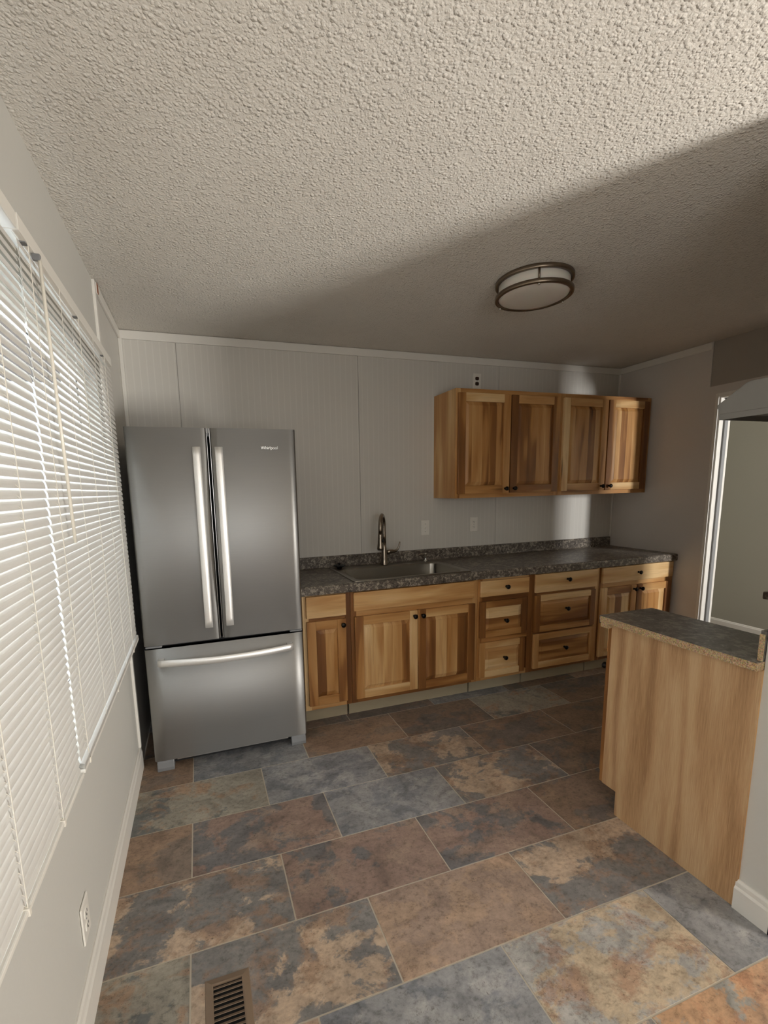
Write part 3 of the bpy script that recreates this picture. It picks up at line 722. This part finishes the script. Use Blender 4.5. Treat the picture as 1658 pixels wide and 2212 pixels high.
# ------------------------------------------------------------------ refrigerator
def fridge():
    x0, x1, yf = .0695, .8977, -.7677
    t = thing('refrigerator', 'stainless french door refrigerator with bottom freezer drawer in the left corner', 'refrigerator', (x0, yf, 0))
    w = x1 - x0
    L = lambda y: y - yf
    obj('body', MB().box(.004, w - .004, L(-.690), L(-.045), .03, 1.782), M['black_side'], t, .004)
    def panel(a, b, z0, z1, bulge=.0016, back=-.698, ca=True):
        """door slab with a softly bowed front"""
        rings = []; n = 14; r = .010
        prof = []
        prof.append((a, L(back))); prof.append((a, .012)); prof.append((a + .002, .006)); prof.append((a + .008, .0015))
        for k in range(1, n):
            u = k / n; x = a + .010 + (b - a - .02) * u; prof.append((x, -bulge * (1 - (2 * u - 1) ** 2)))
        prof += [(b - .008, .0015), (b - .002, .006), (b, .012), (b, L(back))]
        return MB().loft([[(x, y, z0) for x, y in prof], [(x, y, z1) for x, y in prof]], True, True, False)
    gl, gr = .4455 - x0, .4625 - x0
    doors = []
    for a, b, hx, nm in ((0, gl, .3935 - x0, 'left'), (gr, w, .4995 - x0, 'right')):
        dd = obj('door', panel(a, b, .702, 1.797), M['steel'], t); doors.append(dd)
        for p in dd.data.polygons: p.use_smooth = abs(p.normal.z) < .5 and p.normal.y < -.5
        # vertical bar handle, bowed away from the door, with end mounts
        z0, z1 = .778, 1.702; rings = []
        for k in range(25):
            u = k / 24; z = z0 + (z1 - z0) * u; o_ = -.030 - .032 * math.sin(PI * u) ** .8; hw = .0195
            rings.append([(hx - hw, o_, z), (hx - hw + .001, o_ - .007, z), (hx, o_ - .0085, z), (hx + hw - .001, o_ - .007, z), (hx + hw, o_, z), (hx + hw - .003, o_ + .006, z), (hx - hw + .003, o_ + .006, z)])
        mb = MB().loft(rings)
        for z in (z0 + .001, z1 - .031): mb.box(hx - .016, hx + .016, -.033, -.002, z, z + .03)
        obj('handle', mb, M['handle'], dd)
    dr = obj('freezer_drawer', panel(0, w, .062, .684, .002), M['steel'], t)
    for p in dr.data.polygons: p.use_smooth = abs(p.normal.z) < .5 and p.normal.y < -.5
    rings = []
    for k in range(33):
        u = k / 32; x = .060 + (.762 - .060) * u; o_ = -.030 - .052 * math.sin(PI * u) ** .9; hz = .0185; zc = .616
        rings.append([(x, o_, zc - hz), (x, o_ - .007, zc - hz + .001), (x, o_ - .008, zc), (x, o_ - .007, zc + hz - .001), (x, o_, zc + hz), (x, o_ + .006, zc + hz - .003), (x, o_ + .006, zc - hz + .003)])
    mb = MB().loft(rings)
    for x in (.061, .731): mb.box(x, x + .03, -.034, -.003, .600, .632)
    obj('handle', mb, M['handle'], dr)
    # gaskets, mullion, hinge covers, feet, kick strip
    obj('mullion', MB().box(gl - .02, gr + .02, L(-.700), L(-.688), .70, 1.78), M['dark_gap'], t)
    for a in (gl + .0002, gr - .0014): obj('door_liner', MB().box(a, a + .0012, .011, L(-.70), .704, 1.795), M['dark_gap'], t)
    for a in (gl + .0002, gr - .0022): obj('door_edge_trim', MB().box(a, a + .0020, .0065, .0105, .704, 1.795), M['brush_steel_trim'], t)
    obj('top_hinge_cover', MB().box(gl + .006, gr - .006, .010, .05, 1.757, 1.796), M['grey_plastic'], t)
    obj('centre_gasket', MB().box(0.004, w - .004, L(-.730), L(-.690), .6845, .7015), M['dark_gap'], t)
    for a, b in ((.004, .085), (w - .075, w - .004)): obj('hinge_cover', MB().box(a, b, .006, L(-.732), .687, .699), M['grey_plastic'], t, .004)
    for a, b in ((.008, .094), (w - .094, w - .008)):
        obj('foot', MB().prism([(L(-.700), .0), (.002, .0), (.0, .020), (.006, .046), (.012, .060), (L(-.700), .060)], a, b), M['grey_plastic'], t, .004)
    obj('kick_plate', MB().box(.094, w - .094, .030, .06, .030, .062), M['black_plastic'], t)
    obj('kick_strip', MB().box(.11, w - .11, .022, .026, .044, .050), M['brush_steel_trim'], t)
    # brand lettering in raised chrome
    cu = bpy.data.curves.new('lettering', 'FONT'); cu.body = 'Whirlpool'; cu.size = .0215; cu.extrude = .0006; cu.align_x = 'CENTER'; cu.align_y = 'CENTER'; cu.space_character = .98
    tmp = bpy.data.objects.new('lettering', cu); C.objects.link(tmp)
    dg = bpy.context.evaluated_depsgraph_get(); me = bpy.data.meshes.new_from_object(tmp.evaluated_get(dg)); bpy.data.objects.remove(tmp)
    lo = bpy.data.objects.new('lettering', me); C.objects.link(lo); me.materials.clear(); me.materials.append(M['chrome'])
    lo.parent = doors[1]; lo.rotation_euler = (PI / 2, 0, 0); lo.location = (.757 - x0, -.0062, 1.700)
    lo['label'] = 'raised chrome lettering on the right door'
fridge()

# ------------------------------------------------------------------ blinds
def blind(y0, y1, label, ladders, cords, wand, dz=0.0, x=.038, zb=.748, stack=0, name='mini_blind'):
    t = thing(name, label, 'blind', (x, (y0 + y1) / 2, zb), 0, 'white mini blinds')
    oy = (y0 + y1) / 2; ztop = 2.062 + dz - zb
    a, b = y0 - oy, y1 - oy
    # headrail: open channel
    mb = MB()
    mb.box(-.022, -.020, a, b, ztop, ztop + .036).box(.0085, .0105, a, b, ztop, ztop + .036).box(-.020, .0085, a, b, ztop, ztop + .002).box(.004, .0085, a, b, ztop + .034, ztop + .036)
    mb.box(-.020, .0085, a, a + .002, ztop + .002, ztop + .034); mb.box(-.020, .0085, b - .002, b, ztop + .002, ztop + .034)
    obj('headrail', mb, M['plastic_white'], t, .0008)
    obj('bottom_rail', MB().box(-.0125, .0125, a, b, -.001, .011), M['plastic_white'], t, .003)
    pitch = .0216; tilt = math.radians(70); c, s = math.cos(tilt), math.sin(tilt); hw = .0125
    mb = MB(); zt = ztop - .012; z = .024
    zs = []
    for k in range(stack): zs.append((.0135 + k * .0042, 0.10)); z = .0135 + k * .0042 + .02
    while z < zt: zs.append((z, tilt)); z += pitch
    for z, tl in zs:
        c, s = math.cos(tl), math.sin(tl); ring0 = []; ring1 = []
        m_ = 6
        prof = []
        for q in range(m_ + 1):
            u = -1 + 2 * q / m_; cam_ = .0028 * (1 - u * u)
            prof.append((u * hw, cam_))
        prof2 = [(p, q - .0006) for p, q in reversed(prof)]
        ring = [(p * c + q * s, -p * s + q * c) for p, q in prof + prof2]   # room edge low, outer edge high
        mb.loft([[(px, a + .002, z + pz) for px, pz in ring], [(px, b - .002, z + pz) for px, pz in ring]], True, True, False)
    o = obj('slats', mb, M['slat'], t)
    for ly in ladders:
        mb = MB()
        for dx in (-.0095, .0105):
            mb.box(dx - .0006, dx + .0006, ly - oy - .0009, ly - oy + .0009, .010, ztop + .001)
        for z, tl in zs:
            if tl > .5: mb.tube([(.0105, ly - oy, z - .0125), (0, ly - oy, z - .0015), (-.0095, ly - oy, z + .010)], .0006, 4)
        mb.box(-.004, .014, ly - oy - .004, ly - oy + .004, -.003, .0125)
        obj('ladder_cord', mb, M['cord'], t)
    for ly in cords:
        obj('lift_cord', MB().box(.0112, .0122, ly - oy - .0006, ly - oy + .0006, .010, ztop + .001), M['cord'], t)
    for ly in ladders + cords:
        pass
    if wand is not None:
        wy, wl = wand
        mb = MB().tube([(.019, wy - oy, ztop - .012), (.020, wy - oy + .010, ztop - .012 - wl * .5), (.021, wy - oy + .022, ztop - .012 - wl)], .0042, 8)
        obj('tilt_wand', mb, M['wand'], t)
        obj('wand_hook', MB().box(.004, .022, wy - oy - .006, wy - oy + .006, ztop - .016, ztop - .001), M['grey_plastic'], t, .002)
    # small slots with cord guides under the headrail
    for ly in ladders: obj('cord_guide', MB().box(-.008, .008, ly - oy - .010, ly - oy + .010, ztop - .0025, ztop - .0002), M['grey_plastic'], t, .0005)
    return t
blind(-1.945, -.776, 'right white mini blind next to the refrigerator, its tilt wand hanging down', [-1.886, -1.410, -.960], [-1.635, -1.190], (-1.838, .70), 0.0, stack=4)
blind(-3.125, -1.956, 'left white mini blind nearest the camera, cut off by the photo edge', [-2.145, -2.375, -2.80], [-2.55, -3.0], None, -.004, stack=0)

# ------------------------------------------------------------------ outlets and switch
def outlet(name, label, loc, rotz, kind='duplex', sock='plastic_white', group='wall outlets', cat='outlet', w=.072, h=.116):
    t = thing(name, label, cat, loc, rotz, group)
    obj('cover_plate', MB().box(-w / 2, w / 2, -.006, -.0003, -h / 2, h / 2), M['plastic_white'], t, .003, 3)
    if kind == 'duplex':
        for z in (-.0195, .0195):
            rings = [rrect(-.0165, .0165, -.0135, .0135, 0, .009)]
            mb = MB()
            r0 = [(x, -.0055, y + z) for x, y, _ in rings[0]]; r1 = [(x * .96, -.0078, y * .96 + z) for x, y, _ in rings[0]]
            mb.loft([r0, r1], False, True, False)
            s = obj('socket', mb, M[sock], t)
            for dx in (-.0062, .0062): obj('slot', MB().box(dx - .0011, dx + .0011, -.0084, -.0077, z - .002, z + .0065), M['dark_gap'], s)
            obj('ground_slot', MB().box(-.0022, .0022, -.0084, -.0077, z - .0095, z - .0055), M['dark_gap'], s)
        obj('screw', MB().lathe([(.0001, -.0072), (.0028, -.0070), (.0032, -.0058)], (0, 0, 0), 12, axis='y', cap=False), M['grey_plastic'], t)
    else:
        obj('toggle', MB().prism([(-.0055, -.012), (-.0055, .012), (-.016, .0135), (-.017, .007)], -.005, .005), M['plastic_white'], t, .0008)
        for z in (-.030, .030): obj('screw', MB().lathe([(.0001, -.0072), (.0026, -.0070), (.003, -.0058)], (0, 0, z), 12, axis='y', cap=False), M['grey_plastic'], t)
    return t
outlet('wall_outlet', 'white wall outlet with brown sockets above the wall cabinets', (2.517, -.0005, 2.289), 0, sock='brown_socket')
outlet('wall_outlet', 'white wall outlet between the backsplash and the wall cabinets', (2.511, -.0005, 1.170), 0)
outlet('light_switch', 'white light switch plate on the back wall to the right of the faucet', (2.067, -.0005, 1.163), 0, 'switch', group=None, cat='light switch')
outlet('wall_outlet', 'white wall outlet low on the left wall under the blinds', (XL + .0005, -1.893, .272), PI / 2)

# ------------------------------------------------------------------ ceiling light
def ceiling_light():
    t = thing('ceiling_light', 'round flush ceiling light with two bronze rings and a white diffuser', 'ceiling light', (2.012, -1.238, ZC))
    obj('canopy', MB().lathe([(.0001, -.0003), (.150, -.0003), (.150, -.010), (.0001, -.012)], (0, 0, 0), 48, cap=False), M['trim_white'], t)
    obj('diffuser', MB().lathe([(.160, -.010), (.1635, -.014), (.1635, -.074), (.160, -.078), (.150, -.0815), (.10, -.0865), (.05, -.089), (.0001, -.090)], (0, 0, 0), 64, cap=False), M['diffuser'], t)
    for z0, z1, ro in ((-.001, -.019, .181), (-.064, -.082, .181)):
        obj('ring', MB().lathe([(.165, z0), (ro - .002, z0), (ro, z0 - .002), (ro, z1 + .002), (ro - .002, z1), (.165, z1), (.165, z0)], (0, 0, 0), 64, cap=False), M['bronze_ring'], t, 0)
    for k in range(3):
        a = math.radians(118 + 120 * k); px, py = .1725 * math.cos(a), .1725 * math.sin(a)
        p = obj('post', MB().lathe([(.0045, -.018), (.0045, -.066)], (px, py, 0), 12), M['bronze_ring'], t)
        obj('finial', MB().lathe([(.0001, -.081), (.0045, -.082), (.0055, -.086), (.0045, -.091), (.0001, -.092)], (px, py, 0), 12, cap=False), M['chrome'], p)
ceiling_light()

# ------------------------------------------------------------------ range hood
def hood():
    t = thing('range_hood', 'grey under-cabinet range hood jutting from the divider wall at the right edge', 'range hood', (2.375, -2.3215, 1.715))
    w = .755
    prof = [(.0, .003), (.0, .132), (.318, .132), (.330, .128), (.420, .062), (.424, .055), (.408, .0), (.400, 0.0), (.400, .003)]
    mb = MB(); mb.prism([(0, .008), (0, .130), (.310, .130), (.325, .126), (.424, .058), (.408, .0), (.0, .0)][0:0] or [(0, .02), (0, .130), (.310, .130), (.325, .126), (.424, .058), (.412, .02)], 0, w)
    obj('shell', mb, M['hood_metal'], t, .003)
    mb = MB(); mb.box(0, .004, 0, .408, 0, .021).box(w - .004, w, 0, .408, 0, .021).prism([(.406, 0), (.409, 0), (.413, .021), (.409, .021)], 0, w)
    obj('skirt', mb, M['hood_metal'], t)
    obj('filter', MB().box(.06, w - .06, .05, .36, .014, .0195), M['filter'], t, .002)
    for k in range(2): obj('switch', MB().box(.30 + k * .08, .33 + k * .08, .4115, .4155, .007, .017), M['black_plastic'], t, .001)
hood()

# ------------------------------------------------------------------ floor register
def register():
    x0, x1, y0, y1 = .300, .432, -2.255, -1.957
    t = thing('floor_register', 'brown metal floor register with louvres set in the tile by the left wall', 'floor vent', ((x0 + x1) / 2, (y0 + y1) / 2, 0))
    hx, hy = (x1 - x0) / 2, (y1 - y0) / 2; ix, iy = hx - .024, hy - .024
    def rr(ax, ay, z): return [(-ax, -ay, z), (ax, -ay, z), (ax, ay, z), (-ax, ay, z)]
    mb = MB().loft([rr(hx, hy, .0003), rr(hx - .002, hy - .002, .003), rr(ix + .004, iy + .004, .0062), rr(ix, iy, .0058), rr(ix, iy, .0005)], False, False, False)
    obj('frame', mb, M['brown_metal'], t)
    n = 17; 
    for k in range(n):
        y = -iy + (2 * iy) * (k + .5) / n
        mb = MB().prism([(y - .0058, .0052), (y - .0048, .0058), (y + .0040, .0014), (y + .0030, .0008)], -ix, ix)
        obj('louvre', mb, M['brown_metal'], t)
    obj('damper', MB().box(-ix, ix, -iy, iy, .0003, .0006), M['dark_gap'], t)
register()
